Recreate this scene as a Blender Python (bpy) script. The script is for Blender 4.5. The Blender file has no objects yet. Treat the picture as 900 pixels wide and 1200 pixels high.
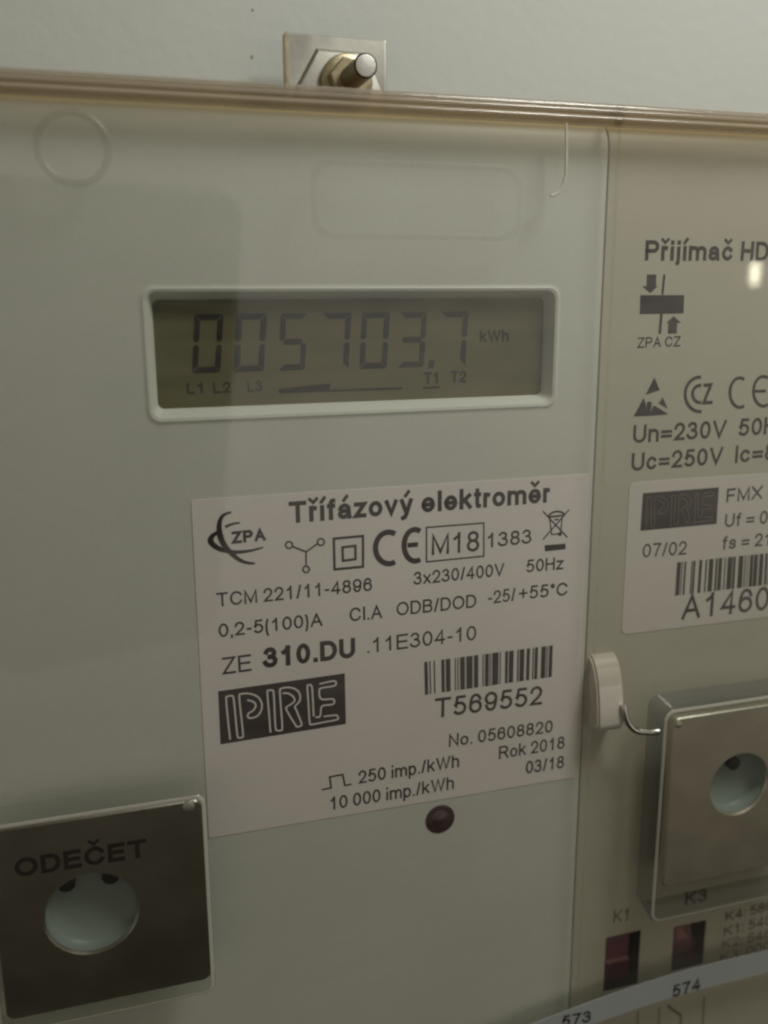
import bpy, bmesh, math, random
from mathutils import Vector, Matrix
random.seed(4)
S = bpy.context.scene
COL = S.collection
MM = 0.001
# ------------------------------------------------------------------ camera
# Photograph 900 x 1200; vanishing points of the meter's horizontals and verticals give lens and pose.
CX, CY = 450.0, 600.0
VH, VV = (4150.0, 330.0), (475.0, 5300.0)
FPX = math.sqrt(-((VH[0]-CX)*(VV[0]-CX) + (VH[1]-CY)*(VV[1]-CY)))
AX = Vector((VH[0]-CX, VH[1]-CY, FPX)).normalized()      # meter's right, in camera axes (right, down, forward)
AD = Vector((VV[0]-CX, VV[1]-CY, FPX)).normalized()      # meter's down
AN = AX.cross(AD)                                        # into the wall
DIST = 143.6                                             # millimetres from lens to the meter's face

def ray(x, y, d=0.0):
    """photo pixel -> (u right, v down) in mm on the plane d mm behind the meter's face"""
    r = Vector((x-CX, y-CY, FPX))
    p = r * ((DIST + d) / AN.dot(r))
    return (p.dot(AX), p.dot(AD))
def W(u, v, d):
    return Vector((u*MM, d*MM, -v*MM))

cam = bpy.data.cameras.new('camera')
cam.sensor_fit = 'VERTICAL'; cam.sensor_height = 36.0
cam.lens = FPX / 1200.0 * 36.0
cam.clip_start = 0.002; cam.clip_end = 50.0
camo = bpy.data.objects.new('camera', cam); COL.objects.link(camo)
right = Vector((AX[0], AN[0], -AD[0])); down = Vector((AX[1], AN[1], -AD[1])); fwd = Vector((AX[2], AN[2], -AD[2]))
CM = Matrix((right, -down, -fwd)).transposed().to_4x4()
CM.translation = W(0, 0, -DIST)
camo.matrix_world = CM
S.camera = camo
cam.dof.use_dof = True
cam.dof.focus_distance = 0.155
cam.dof.aperture_fstop = 14.0
# ------------------------------------------------------------------ light
wd = bpy.data.worlds.new('World'); S.world = wd; wd.use_nodes = True
# the dim room in front of the wall: pale walls, brownish gloom above, dark floor below, without features
wt_ = wd.node_tree; bgn = wt_.nodes['Background']
tcw = wt_.nodes.new('ShaderNodeTexCoord'); spw = wt_.nodes.new('ShaderNodeSeparateXYZ'); wt_.links.new(tcw.outputs['Generated'], spw.inputs[0])
mrw = wt_.nodes.new('ShaderNodeMapRange'); mrw.inputs['From Min'].default_value = -1; mrw.inputs['From Max'].default_value = 1
wt_.links.new(spw.outputs['Z'], mrw.inputs['Value'])
rpw = wt_.nodes.new('ShaderNodeValToRGB'); wt_.links.new(mrw.outputs[0], rpw.inputs[0]); wt_.links.new(rpw.outputs[0], bgn.inputs[0])
er = rpw.color_ramp.elements
er[0].position = 0.0; er[0].color = (.010, .008, .005, 1); er[1].position = 1.0; er[1].color = (.20, .17, .12, 1)
for z_, c_ in ((-.56, (.016, .012, .008)), (-.46, (.07, .058, .043)), (-.34, (.26, .235, .195)), (-.18, (.50, .47, .415)), (-.05, (.56, .54, .49)), (.09, (.52, .50, .455)), (.22, (.24, .205, .15)), (.45, (.18, .155, .11))):
    q_ = er.new((z_+1)/2); q_.color = (*c_, 1)
bgn.inputs[1].default_value = 0.66

def area(name, u, v, d, tu, tv, td, sx, sy, power, col):
    l = bpy.data.lights.new(name, 'AREA'); l.shape = 'RECTANGLE'
    l.size = sx*MM; l.size_y = sy*MM; l.energy = power; l.color = col
    o = bpy.data.objects.new(name, l); COL.objects.link(o)
    o.location = W(u, v, d)
    o.rotation_euler = (W(tu, tv, td) - W(u, v, d)).to_track_quat('-Z', 'Y').to_euler()
    return o
area('upper_right_lamp', 175, -215, -122, 50, 30, 0, 90, 90, 0.545, (1.0, 0.995, 0.95))  # unseen lamp set close above the meter, so the light falls off downward
area('far_bulb', 624, -22, -660, 50, 0, 0, 6, 20, 0.007, (1.0, 0.93, 0.72))

vs = S.view_settings
vs.view_transform = 'Standard'; vs.look = 'None'; vs.gamma = 1.0; vs.use_curve_mapping = False; vs.exposure = 0.12
S.cycles.transparent_max_bounces = 32
S.cycles.max_bounces = 12
S.cycles.pixel_filter_type = 'BLACKMAN_HARRIS'; S.cycles.filter_width = 2.3

# ------------------------------------------------------------------ materials
def nodes(name):
    m = bpy.data.materials.new(name); m.use_nodes = True
    return m, m.node_tree, m.node_tree.nodes['Principled BSDF']
def plastic(name, col, rough=0.45, var=0.06, scale=60, bump=0.02, bscale=1500, metal=0.0, spec=0.5, coat=0.0):
    m, t, b = nodes(name)
    tc = t.nodes.new('ShaderNodeTexCoord')
    n = t.nodes.new('ShaderNodeTexNoise'); n.inputs['Scale'].default_value = scale; n.inputs['Detail'].default_value = 5
    t.links.new(tc.outputs['Object'], n.inputs['Vector'])
    mx = t.nodes.new('ShaderNodeMix'); mx.data_type = 'RGBA'
    mx.inputs[6].default_value = (*[c*(1-var) for c in col], 1)
    mx.inputs[7].default_value = (*[min(1, c*(1+var)) for c in col], 1)
    t.links.new(n.outputs['Fac'], mx.inputs[0]); t.links.new(mx.outputs[2], b.inputs['Base Color'])
    rr = t.nodes.new('ShaderNodeMapRange'); rr.inputs['To Min'].default_value = rough*0.85; rr.inputs['To Max'].default_value = rough*1.15
    t.links.new(n.outputs['Fac'], rr.inputs['Value']); t.links.new(rr.outputs[0], b.inputs['Roughness'])
    b.inputs['Metallic'].default_value = metal; b.inputs['Specular IOR Level'].default_value = spec
    b.inputs['Coat Weight'].default_value = coat; b.inputs['Coat Roughness'].default_value = 0.05
    if bump:
        n2 = t.nodes.new('ShaderNodeTexNoise'); n2.inputs['Scale'].default_value = bscale; n2.inputs['Detail'].default_value = 4
        t.links.new(tc.outputs['Object'], n2.inputs['Vector'])
        bp = t.nodes.new('ShaderNodeBump'); bp.inputs['Strength'].default_value = bump; bp.inputs['Distance'].default_value = 0.0005
        t.links.new(n2.outputs['Fac'], bp.inputs['Height']); t.links.new(bp.outputs[0], b.inputs['Normal'])
    return m
def clear(name, tint, ior=1.5, rough=0.03, haze=0.0, hazecol=(0.5, 0.47, 0.38), smudge=0.0):
    """clear moulded plastic: transmits straight through, mirrors by its Fresnel term, with a diffuse haze for dust, painted edge brightness and wall shade"""
    m = bpy.data.materials.new(name); m.use_nodes = True; t = m.node_tree; t.nodes.clear()
    out = t.nodes.new('ShaderNodeOutputMaterial')
    tr = t.nodes.new('ShaderNodeBsdfTransparent'); tr.inputs[0].default_value = (*tint, 1)
    gl = t.nodes.new('ShaderNodeBsdfGlossy'); gl.inputs['Roughness'].default_value = rough
    # Schlick's mirror term, the same from inside and outside the sheet
    lw = t.nodes.new('ShaderNodeLayerWeight'); lw.inputs[0].default_value = 0.5
    pw = t.nodes.new('ShaderNodeMath'); pw.operation = 'POWER'; pw.inputs[1].default_value = 5.0
    t.links.new(lw.outputs['Facing'], pw.inputs[0])
    f0 = ((ior-1)/(ior+1))**2
    fr = t.nodes.new('ShaderNodeMath'); fr.operation = 'MULTIPLY_ADD'; fr.inputs[1].default_value = 1-f0; fr.inputs[2].default_value = f0
    t.links.new(pw.outputs[0], fr.inputs[0])
    mx = t.nodes.new('ShaderNodeMixShader')
    t.links.new(fr.outputs[0], mx.inputs[0]); t.links.new(tr.outputs[0], mx.inputs[1]); t.links.new(gl.outputs[0], mx.inputs[2])
    last = mx
    if haze:
        df = t.nodes.new('ShaderNodeBsdfDiffuse'); df.inputs[0].default_value = (*hazecol, 1)
        m2 = t.nodes.new('ShaderNodeMixShader'); m2.inputs[0].default_value = haze
        if smudge:
            tc = t.nodes.new('ShaderNodeTexCoord')
            n = t.nodes.new('ShaderNodeTexNoise'); n.inputs['Scale'].default_value = 28; n.inputs['Detail'].default_value = 7; n.inputs['Roughness'].default_value = 0.6
            t.links.new(tc.outputs['Object'], n.inputs['Vector'])
            mr = t.nodes.new('ShaderNodeMapRange'); mr.inputs['From Min'].default_value = 0.38; mr.inputs['From Max'].default_value = 0.66
            mr.inputs['To Min'].default_value = haze*(1-smudge); mr.inputs['To Max'].default_value = haze*(1+smudge)
            # wiped streaks across the blotches
            mp = t.nodes.new('ShaderNodeMapping'); mp.inputs['Scale'].default_value = (60, 60, 420); mp.inputs['Rotation'].default_value = (0, 0.5, 0)
            n2 = t.nodes.new('ShaderNodeTexNoise'); n2.inputs['Scale'].default_value = 1.0; n2.inputs['Detail'].default_value = 5
            t.links.new(tc.outputs['Object'], mp.inputs['Vector']); t.links.new(mp.outputs[0], n2.inputs['Vector'])
            mm_ = t.nodes.new('ShaderNodeMath'); mm_.operation = 'MULTIPLY_ADD'; mm_.inputs[1].default_value = 0.35
            t.links.new(n2.outputs['Fac'], mm_.inputs[0])
            m3 = t.nodes.new('ShaderNodeMath'); m3.operation = 'MULTIPLY'; m3.inputs[1].default_value = 0.65
            t.links.new(n.outputs['Fac'], m3.inputs[0]); t.links.new(m3.outputs[0], mm_.inputs[2])
            t.links.new(mm_.outputs[0], mr.inputs['Value'])
            # specks of dust
            v = t.nodes.new('ShaderNodeTexVoronoi'); v.inputs['Scale'].default_value = 260
            t.links.new(tc.outputs['Object'], v.inputs['Vector'])
            lt = t.nodes.new('ShaderNodeMath'); lt.operation = 'LESS_THAN'; lt.inputs[1].default_value = 0.045
            t.links.new(v.outputs['Distance'], lt.inputs[0])
            sc = t.nodes.new('ShaderNodeMath'); sc.operation = 'MULTIPLY'; sc.inputs[1].default_value = 0.10
            t.links.new(lt.outputs[0], sc.inputs[0])
            ad = t.nodes.new('ShaderNodeMath'); ad.operation = 'ADD'
            t.links.new(mr.outputs[0], ad.inputs[0]); t.links.new(sc.outputs[0], ad.inputs[1])
            t.links.new(ad.outputs[0], m2.inputs[0])
        t.links.new(mx.outputs[0], m2.inputs[1]); t.links.new(df.outputs[0], m2.inputs[2]); last = m2
    t.links.new(last.outputs[0], out.inputs[0])
    return m
M = {
 'wall': plastic('painted_plaster', (0.50, 0.525, 0.485), 0.8, 0.07, 12, 0.3, 330, spec=0.2),
 'meter': plastic('grey_white_plastic', (0.66, 0.69, 0.63), 0.42, 0.05, 45, 0.06),
 'receiver': plastic('cream_plastic', (0.53, 0.515, 0.42), 0.42, 0.05, 40, 0.06),
 'lever': plastic('ivory_plastic', (0.55, 0.515, 0.435), 0.4, 0.04, 90, 0.05),
 'paper': plastic('label_film', (0.85, 0.81, 0.795), 0.35, 0.025, 80, 0.02),
 'paper2': plastic('white_label_film', (0.69, 0.665, 0.615), 0.4, 0.025, 80, 0.02),
 'strip': plastic('strip_tape', (0.36, 0.38, 0.37), 0.4, 0.04, 80, 0.03),
 'ink': plastic('black_ink', (0.022, 0.016, 0.017), 0.5, 0.3, 900, 0),
 'ink2': plastic('brown_black_ink', (0.040, 0.028, 0.028), 0.5, 0.35, 900, 0),
 'fadedink': plastic('faded_ink', (0.16, 0.14, 0.11), 0.5, 0.3, 600, 0),
 'plateink': plastic('plate_ink', (0.012, 0.008, 0.009), 0.5, 0.3, 900, 0),
 'lcd': plastic('lcd_glass', (0.135, 0.130, 0.066), 0.25, 0.05, 60, 0, spec=0.4, coat=0.25),
 'segment': plastic('lcd_segment', (0.012, 0.011, 0.007), 0.25, 0.1, 200, 0, spec=0.4, coat=0.25),
 'segfaint': plastic('lcd_faint_segment', (0.040, 0.037, 0.022), 0.25, 0.1, 200, 0, spec=0.4, coat=0.25),
 'steel': plastic('brushed_steel_plate', (0.33, 0.31, 0.265), 0.36, 0.30, 90, 0.08, 500, metal=1.0),
 'steel2': plastic('dull_nickel_plate', (0.68, 0.645, 0.54), 0.42, 0.16, 110, 0.08, 500, metal=1.0),
 'zinc': plastic('zinc_plate', (0.42, 0.41, 0.36), 0.5, 0.22, 220, 0.04, 900, metal=1.0),
 'brass': plastic('yellow_zinc', (0.40, 0.34, 0.22), 0.4, 0.2, 200, 0.1, 900, metal=1.0),
 'studend': plastic('cut_bolt_end', (0.50, 0.50, 0.46), 0.5, 0.06, 300, 0.1, 900, metal=0.7),
 'cup': plastic('teal_grey_cup', (0.28, 0.335, 0.305), 0.45, 0.06, 120, 0.05),
 'dark': plastic('dark_cavity', (0.012, 0.011, 0.012), 0.5, 0.2, 200, 0),
 'led': plastic('dark_red_lens', (0.045, 0.014, 0.018), 0.18, 0.2, 500, 0, coat=0.7),
 'relay': plastic('maroon_relay', (0.14, 0.03, 0.055), 0.35, 0.3, 500, 0.1),
 'relay2': plastic('pink_relay_flag', (0.34, 0.13, 0.16), 0.35, 0.3, 400, 0.1),
 'wire': plastic('bright_wire', (0.72, 0.70, 0.64), 0.22, 0.05, 300, 0, metal=1.0),
 'cover': clear('clear_polycarbonate', (0.985, 0.982, 0.965), 1.585, 0.03, 0.030, (0.66, 0.62, 0.53), 1.0),
 'covertop': clear('cover_top_wall', (0.82, 0.71, 0.53), 1.5, 0.12, 0.14, (0.42, 0.35, 0.24), 0.3),
 'rim': clear('cover_rim', (0.86, 0.82, 0.74), 1.75, 0.12, 0.26, (0.62, 0.57, 0.48)),
 'mark': clear('moulded_mark', (0.90, 0.90, 0.87), 1.35, 0.35, 0.03),
 'faintmark': clear('faint_moulded_mark', (0.965, 0.965, 0.95), 1.25, 0.4, 0.01),
 'hook': clear('moulded_edge_highlight', (0.9, 0.9, 0.86), 1.8, 0.15, 0.6, (0.8, 0.77, 0.68)),  # pale haze paints the highlight along the moulded rib
 'pocket': clear('clear_pocket', (0.97, 0.97, 0.95), 1.48, 0.03, 0.01),
 'pocketwall': clear('clear_pocket_wall', (0.86, 0.88, 0.86), 1.5, 0.06, 0.05),
 'wallshade': clear('shaded_pocket_wall', (0.74, 0.76, 0.76), 1.5, 0.10, 0.16, (0.20, 0.21, 0.21)),  # dark reflection inside the clear wall, painted as grey tint and haze
 'edge': clear('painted_bright_edge', (0.9, 0.9, 0.85), 1.65, 0.15, 0.42, (0.74, 0.72, 0.63)),  # bright line of a clear plastic edge, painted with pale haze
 'phone': plastic('phone_black', (0.02, 0.022, 0.022), 0.5, 0.1, 100, 0),
 'lens': plastic('phone_lens_glass', (0.01, 0.01, 0.014), 0.05, 0.1, 100, 0, coat=1.0),
}

# ------------------------------------------------------------------ mesh helpers
def thing(name, loc, label, cat, group=None):
    o = bpy.data.objects.new(name, None); COL.objects.link(o); o.location = loc
    o.empty_display_size = 0.01
    o['label'] = label; o['category'] = cat
    if group: o['group'] = group
    return o
def link(name, bm, mat, parent=None, smooth=False, weld=True):
    if weld: bmesh.ops.remove_doubles(bm, verts=bm.verts, dist=1e-7)
    me = bpy.data.meshes.new(name); bm.to_mesh(me); bm.free()
    me.materials.append(M[mat] if isinstance(mat, str) else mat)
    if smooth:
        for p in me.polygons: p.use_smooth = True
    o = bpy.data.objects.new(name, me); COL.objects.link(o)
    if parent is not None:
        o.parent = parent
        base = parent.location.copy(); q = parent.parent
        while q is not None: base += q.location; q = q.parent
        o.location = -base if parent.type == 'EMPTY' else (0, 0, 0)
    return o
def auto_smooth(o, deg=35):
    me = o.data
    for p in me.polygons: p.use_smooth = True
    bm = bmesh.new(); bm.from_mesh(me)
    for e in bm.edges:
        e.smooth = not (len(e.link_faces) == 2 and e.calc_face_angle(0) > math.radians(deg))
    bm.to_mesh(me); bm.free()
    return o
def rrect(u0, v0, u1, v1, r, k=6):
    """rounded rectangle, 4*(k+1) points"""
    pts = []
    for cu, cv, a0 in ((u1-r, v1-r, 0), (u0+r, v1-r, 90), (u0+r, v0+r, 180), (u1-r, v0+r, 270)):
        for i in range(k+1):
            a = math.radians(a0 + 90*i/k); pts.append((cu + r*math.cos(a), cv + r*math.sin(a)))
    return pts
def circ(cu, cv, r, n=28, ph=45):
    # starts at the angle that matches rrect's first corner
    return [(cu + r*math.cos(math.radians(360*i/n + 360/n*0.5 - 6)), cv + r*math.sin(math.radians(360*i/n + 360/n*0.5 - 6))) for i in range(n)]
def loft(bm, loops, cap0=False, cap1=False, flip=False):
    """loops: list of (points, depth or list of depths)"""
    rows = []
    for pts, d in loops:
        rows.append([bm.verts.new(W(p[0], p[1], d)) for p in pts])
    n = len(rows[0])
    for a, b in zip(rows, rows[1:]):
        for i in range(n):
            bm.faces.new((a[i], a[(i+1) % n], b[(i+1) % n], b[i]))
    if cap0: bm.faces.new(rows[0][::-1])
    if cap1: bm.faces.new(rows[-1])
    return rows
def fix(bm):
    bmesh.ops.recalc_face_normals(bm, faces=bm.faces); return bm
def box(bm, u0, u1, v0, v1, d0, d1):
    loft(bm, [([(u0, v0), (u1, v0), (u1, v1), (u0, v1)], d0), ([(u0, v0), (u1, v0), (u1, v1), (u0, v1)], d1)], True, True)
def tube(bm, pts, r, n=8):
    P = [W(*p) for p in pts]; rows = []
    for i, p in enumerate(P):
        t = (P[min(i+1, len(P)-1)] - P[max(i-1, 0)]).normalized()
        a = t.cross(Vector((0, 1, 0)))
        if a.length < 1e-3: a = t.cross(Vector((1, 0, 0)))
        a.normalize(); b = t.cross(a)
        rows.append([bm.verts.new(p + (a*math.cos(2*math.pi*j/n) + b*math.sin(2*math.pi*j/n))*r*MM) for j in range(n)])
    for x, y in zip(rows, rows[1:]):
        for j in range(n): bm.faces.new((x[j], x[(j+1) % n], y[(j+1) % n], y[j]))
    bm.faces.new(rows[0][::-1]); bm.faces.new(rows[-1])
LIFT = [0]
def ribbon(bm, pts, w, d, closed=False, cap=True, widths=None):
    """flat stroke of width w (mm) along (u, v) points, at depth d"""
    P = [Vector(p) for p in pts]
    Q = [P[0]]
    for p in P[1:]:
        if (p - Q[-1]).length > 1e-5: Q.append(p)
    P = Q
    if closed and (P[0]-P[-1]).length < 1e-5: P.pop()
    n = len(P)
    if n < 2:
        P = [P[0], P[0] + Vector((0, 2e-3))]; n = 2
    if cap and not closed:
        P[0] = P[0] + (P[0]-P[1]).normalized()*w*0.5
        P[-1] = P[-1] + (P[-1]-P[-2]).normalized()*w*0.5
    LIFT[0] = (LIFT[0] + 1) % 12
    dd = d - 0.0015*LIFT[0]
    L, R = [], []
    for i in range(n):
        a = P[i]-P[i-1] if (i > 0 or closed) else P[1]-P[0]
        b = P[(i+1) % n]-P[i] if (i < n-1 or closed) else P[-1]-P[-2]
        a = a.normalized(); b = b.normalized()
        na = Vector((-a.y, a.x)); nb = Vector((-b.y, b.x))
        m = na + nb
        if m.length < 1e-3: m = na.copy()
        m.normalize()
        s = min(1.0/max(m.dot(na), 0.2), 2.2)
        ww = (widths[i] if widths else w)*0.5*s
        L.append(bm.verts.new(W(*(P[i]+m*ww), dd))); R.append(bm.verts.new(W(*(P[i]-m*ww), dd)))
    for i in range(n if closed else n-1):
        j = (i+1) % n
        bm.faces.new((L[i], L[j], R[j], R[i]))
def fill(bm, pts, d):
    LIFT[0] = (LIFT[0] + 1) % 12
    bm.faces.new([bm.verts.new(W(p[0], p[1], d - 0.0015*LIFT[0])) for p in pts])
def face_cam(bm):
    """all printed faces look out of the wall"""
    bm.normal_update()
    for f in bm.faces:
        if f.normal.y > 0: f.normal_flip()
    return bm
def zoom(x0, y0, s, d=0.0):
    """points read off an enlarged part of the photograph -> plane at depth d"""
    return lambda x, y: ray(x0 + x/s, y0 + y/s, d)

# ------------------------------------------------------------------ stroke lettering (grotesque, drawn in a unit box)
def arc(cx, cy, rx, ry, a0, a1, n=14):
    return [(cx + rx*math.cos(math.radians(a0+(a1-a0)*i/n)), cy + ry*math.sin(math.radians(a0+(a1-a0)*i/n))) for i in range(n+1)]
XH = 0.735
six = [arc(.5, .31, .5, .31, 180, -180, 24), [(0, .31), (.01, .5), (.06, .72), (.17, .89), (.34, .985), (.55, 1), (.75, .95), (.9, .82), (.94, .74)]]
GL = {  # width, height, bottom, strokes
 '0': (.70, 1, 0, [arc(.5, .5, .5, .5, 0, 360, 28)]),
 '1': (.70, 1, 0, [[(.60, 0), (.60, 1)], [(.60, .97), (.45, .84), (.18, .73)]]),
 '2': (.70, 1, 0, [arc(.5, .70, .48, .30, 175, -25, 14) + [(.70, .38), (.30, .17), (.04, 0), (1, 0)]]),
 '3': (.70, 1, 0, [arc(.46, .765, .42, .235, 160, -90), arc(.46, .27, .53, .27, 90, -165)]),
 '4': (.74, 1, 0, [[(.74, 0), (.74, 1), (0, .27), (1, .27)]]),
 '5': (.70, 1, 0, [[(.90, 1), (.22, 1), (.10, .50)] + arc(.46, .325, .54, .325, 140, -140)]),
 '6': (.70, 1, 0, six),
 '7': (.70, 1, 0, [[(0, 1), (1, 1), (.72, .68), (.50, .35), (.38, 0)]]),
 '8': (.70, 1, 0, [arc(.5, .77, .43, .23, 90, 450, 22), arc(.5, .27, .5, .27, 90, 450, 22)]),
 '9': (.70, 1, 0, [[(1-x, 1-y) for x, y in s] for s in six]),
 'A': (.90, 1, 0, [[(0, 0), (.5, 1), (1, 0)], [(.20, .33), (.80, .33)]]),
 'B': (.80, 1, 0, [[(0, .53), (0, 1), (.55, 1)] + arc(.55, .765, .38, .235, 90, -90) + [(0, .53)], [(0, .53), (.6, .53)] + arc(.6, .265, .4, .265, 90, -90) + [(0, 0), (0, .53)]]),
 'C': (.92, 1, 0, [arc(.52, .5, .52, .5, 32, 328, 24)]),
 'D': (.86, 1, 0, [[(0, 0), (0, 1), (.45, 1)] + arc(.45, .5, .55, .5, 90, -90, 16) + [(0, 0)]]),
 'E': (.78, 1, 0, [[(1, 1), (0, 1), (0, 0), (1, 0)], [(0, .52), (.92, .52)]]),
 'F': (.72, 1, 0, [[(1, 1), (0, 1), (0, 0)], [(0, .50), (.85, .50)]]),
 'H': (.82, 1, 0, [[(0, 0), (0, 1)], [(1, 0), (1, 1)], [(0, .52), (1, .52)]]),
 'I': (0, 1, 0, [[(0, 0), (0, 1)]]),
 'K': (.86, 1, 0, [[(0, 0), (0, 1)], [(.95, 1), (0, .36)], [(.34, .58), (1, 0)]]),
 'M': (.96, 1, 0, [[(0, 0), (0, 1), (.5, .06), (1, 1), (1, 0)]]),
 'N': (.82, 1, 0, [[(0, 0), (0, 1), (1, 0), (1, 1)]]),
 'O': (1.0, 1, 0, [arc(.5, .5, .5, .5, 0, 360, 28)]),
 'P': (.80, 1, 0, [[(0, 0), (0, 1), (.6, 1)] + arc(.6, .735, .4, .265, 90, -90) + [(0, .47)]]),
 'R': (.88, 1, 0, [[(0, 0), (0, 1), (.6, 1)] + arc(.6, .745, .34, .255, 90, -90) + [(0, .49)], [(.52, .49), (.72, .36), (1, 0)]]),
 'T': (.86, 1, 0, [[(0, 1), (1, 1)], [(.5, 1), (.5, 0)]]),
 'U': (.82, 1, 0, [[(0, 1), (0, .36)] + arc(.5, .36, .5, .36, 180, 360, 16) + [(1, 1)]]),
 'V': (.90, 1, 0, [[(0, 1), (.5, 0), (1, 1)]]),
 'W': (1.28, 1, 0, [[(0, 1), (.26, 0), (.5, 1), (.74, 0), (1, 1)]]),
 'X': (.88, 1, 0, [[(0, 0), (1, 1)], [(0, 1), (1, 0)]]),
 'Z': (.80, 1, 0, [[(.03, 1), (1, 1), (0, 0), (1, 0)]]),
 'L': (.66, 1, 0, [[(0, 1), (0, 0), (1, 0)]]),
 'a': (.68, XH, 0, [[(.05, .74)] + arc(.48, .70, .42, .30, 160, 0, 10) + [(.9, .2), (1, 0)], [(.9, .58), (.4, .52)] + arc(.36, .26, .36, .26, 100, 270, 10) + [(.6, .04), (.9, .30)]]),
 'c': (.66, XH, 0, [arc(.52, .5, .52, .5, 38, 322, 20)]),
 'd': (.68, 1, 0, [[(1, 0), (1, 1)], arc(.5, .36, .5, .36, 0, 360, 22)]),
 'e': (.70, XH, 0, [[(0, .5), (1, .5)] + arc(.5, .5, .5, .5, 0, 322, 22)]),
 'f': (.42, 1, 0, [[(.42, 0), (.42, .80)] + arc(.80, .80, .38, .20, 180, 90, 6) + [(1, 1)], [(0, .70), (.95, .70)]]),
 'h': (.66, 1, 0, [[(0, 0), (0, 1)], [(0, .50)] + arc(.5, .50, .5, .225, 180, 0, 10) + [(1, 0)]]),
 'i': (0, 1, 0, [[(0, 0), (0, .64)], [(0, .985), (0, 1.0)]]),
 'ı': (0, XH, 0, [[(0, 0), (0, 1)]]),
 'j': (.24, 1.22, -.22, [[(1, .70), (1, .12)] + [(.8, .02), (0, 0)], [(1, .985), (1, 1.0)]]),
 'k': (.66, 1, 0, [[(0, 0), (0, 1)], [(.92, .70), (0, .26)], [(.36, .45), (1, 0)]]),
 'l': (0, 1, 0, [[(0, 0), (0, 1)]]),
 'm': (1.06, XH, 0, [[(0, 0), (0, 1)], [(0, .68)] + arc(.25, .68, .25, .32, 180, 0, 8) + [(.5, 0)], [(.5, .68)] + arc(.75, .68, .25, .32, 180, 0, 8) + [(1, 0)]]),
 'n': (.66, XH, 0, [[(0, 0), (0, 1)], [(0, .68)] + arc(.5, .68, .5, .32, 180, 0, 10) + [(1, 0)]]),
 'o': (.70, XH, 0, [arc(.5, .5, .5, .5, 0, 360, 24)]),
 'p': (.68, XH+.28, -.28, [[(0, 0), (0, 1)], arc(.5, .64, .5, .36, 0, 360, 22)]),
 'r': (.38, XH, 0, [[(0, 0), (0, 1)], [(0, .62), (.18, .88), (.55, 1), (1, .97)]]),
 's': (.64, XH, 0, [[(.95, .74)] + arc(.5, .74, .42, .26, 20, 250, 10) + arc(.5, .26, .46, .26, 70, -160, 10)]),
 't': (.38, .96, 0, [[(.42, 1), (.42, .14), (.62, .01), (1, .01)], [(0, .75), (1, .75)]]),
 'v': (.66, XH, 0, [[(0, 1), (.5, 0), (1, 1)]]),
 'x': (.66, XH, 0, [[(0, 0), (1, 1)], [(0, 1), (1, 0)]]),
 'y': (.66, XH+.28, -.28, [[(0, 1), (.5, .29)], [(1, 1), (.5, .24), (.34, .05), (.1, 0)]]),
 'z': (.62, XH, 0, [[(0, 1), (1, 1), (0, 0), (1, 0)]]),
 '-': (.36, .16, .32, [[(0, .5), (1, .5)]]),
 '/': (.38, 1, 0, [[(0, 0), (1, 1)]]),
 '.': (0, .14, 0, [[(0, .3), (0, .7)]]),
 ',': (.06, .30, -.16, [[(1, .9), (1, .6), (0, .1)]]),
 ':': (0, .72, 0, [[(0, 0), (0, .06)], [(0, .94), (0, 1)]]),
 '=': (.70, .42, .20, [[(0, 0), (1, 0)], [(0, 1), (1, 1)]]),
 '+': (.70, .70, .12, [[(0, .5), (1, .5)], [(.5, 0), (.5, 1)]]),
 '(': (.24, 1.28, -.28, [[(1, 1), (.35, .80), (0, .5), (.35, .20), (1, 0)]]),
 ')': (.24, 1.28, -.28, [[(0, 1), (.65, .80), (1, .5), (.65, .20), (0, 0)]]),
 '°': (.34, .38, .62, [arc(.5, .5, .5, .5, 0, 360, 14)]),
}
ACC = {'ř': ('r', 'v'), 'í': ('ı', 'a'), 'á': ('a', 'a'), 'ý': ('y', 'a'), 'ě': ('e', 'v'), 'č': ('c', 'v'), 'Č': ('C', 'V')}
def lettering(text, wt):
    """strokes in cap-height units + stroke width"""
    out = []; x = 0.0; first = True
    for ch in text:
        if ch == ' ': x += .34; continue
        base, ac = ACC.get(ch, (ch, None))
        gw, H, y0, st = GL[base]
        w = max(gw, wt) if gw else wt
        if not first: x += (.19 - .42*wt) + (0 if gw else .035)
        first = False
        iw = max(w - wt, 0.0); ih = max(H - wt, 0.0)
        for s in st:
            out.append(([(x + wt/2 + px*iw, y0 + wt/2 + py*ih) for px, py in s], wt))
        cxm = x + w/2
        if ac in ('v', 'V'):
            o = .26 if ac == 'V' else 0
            if base == 'r': cxm += .02
            out.append(([(cxm-.17, 1.04+o), (cxm, .88+o), (cxm+.17, 1.04+o)], wt*.72))
        if ac == 'a':
            out.append(([(cxm-.03, .88), (cxm+.11, 1.05)], wt*.8))
        x += w + (.02 if gw else .03)
    return out
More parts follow.
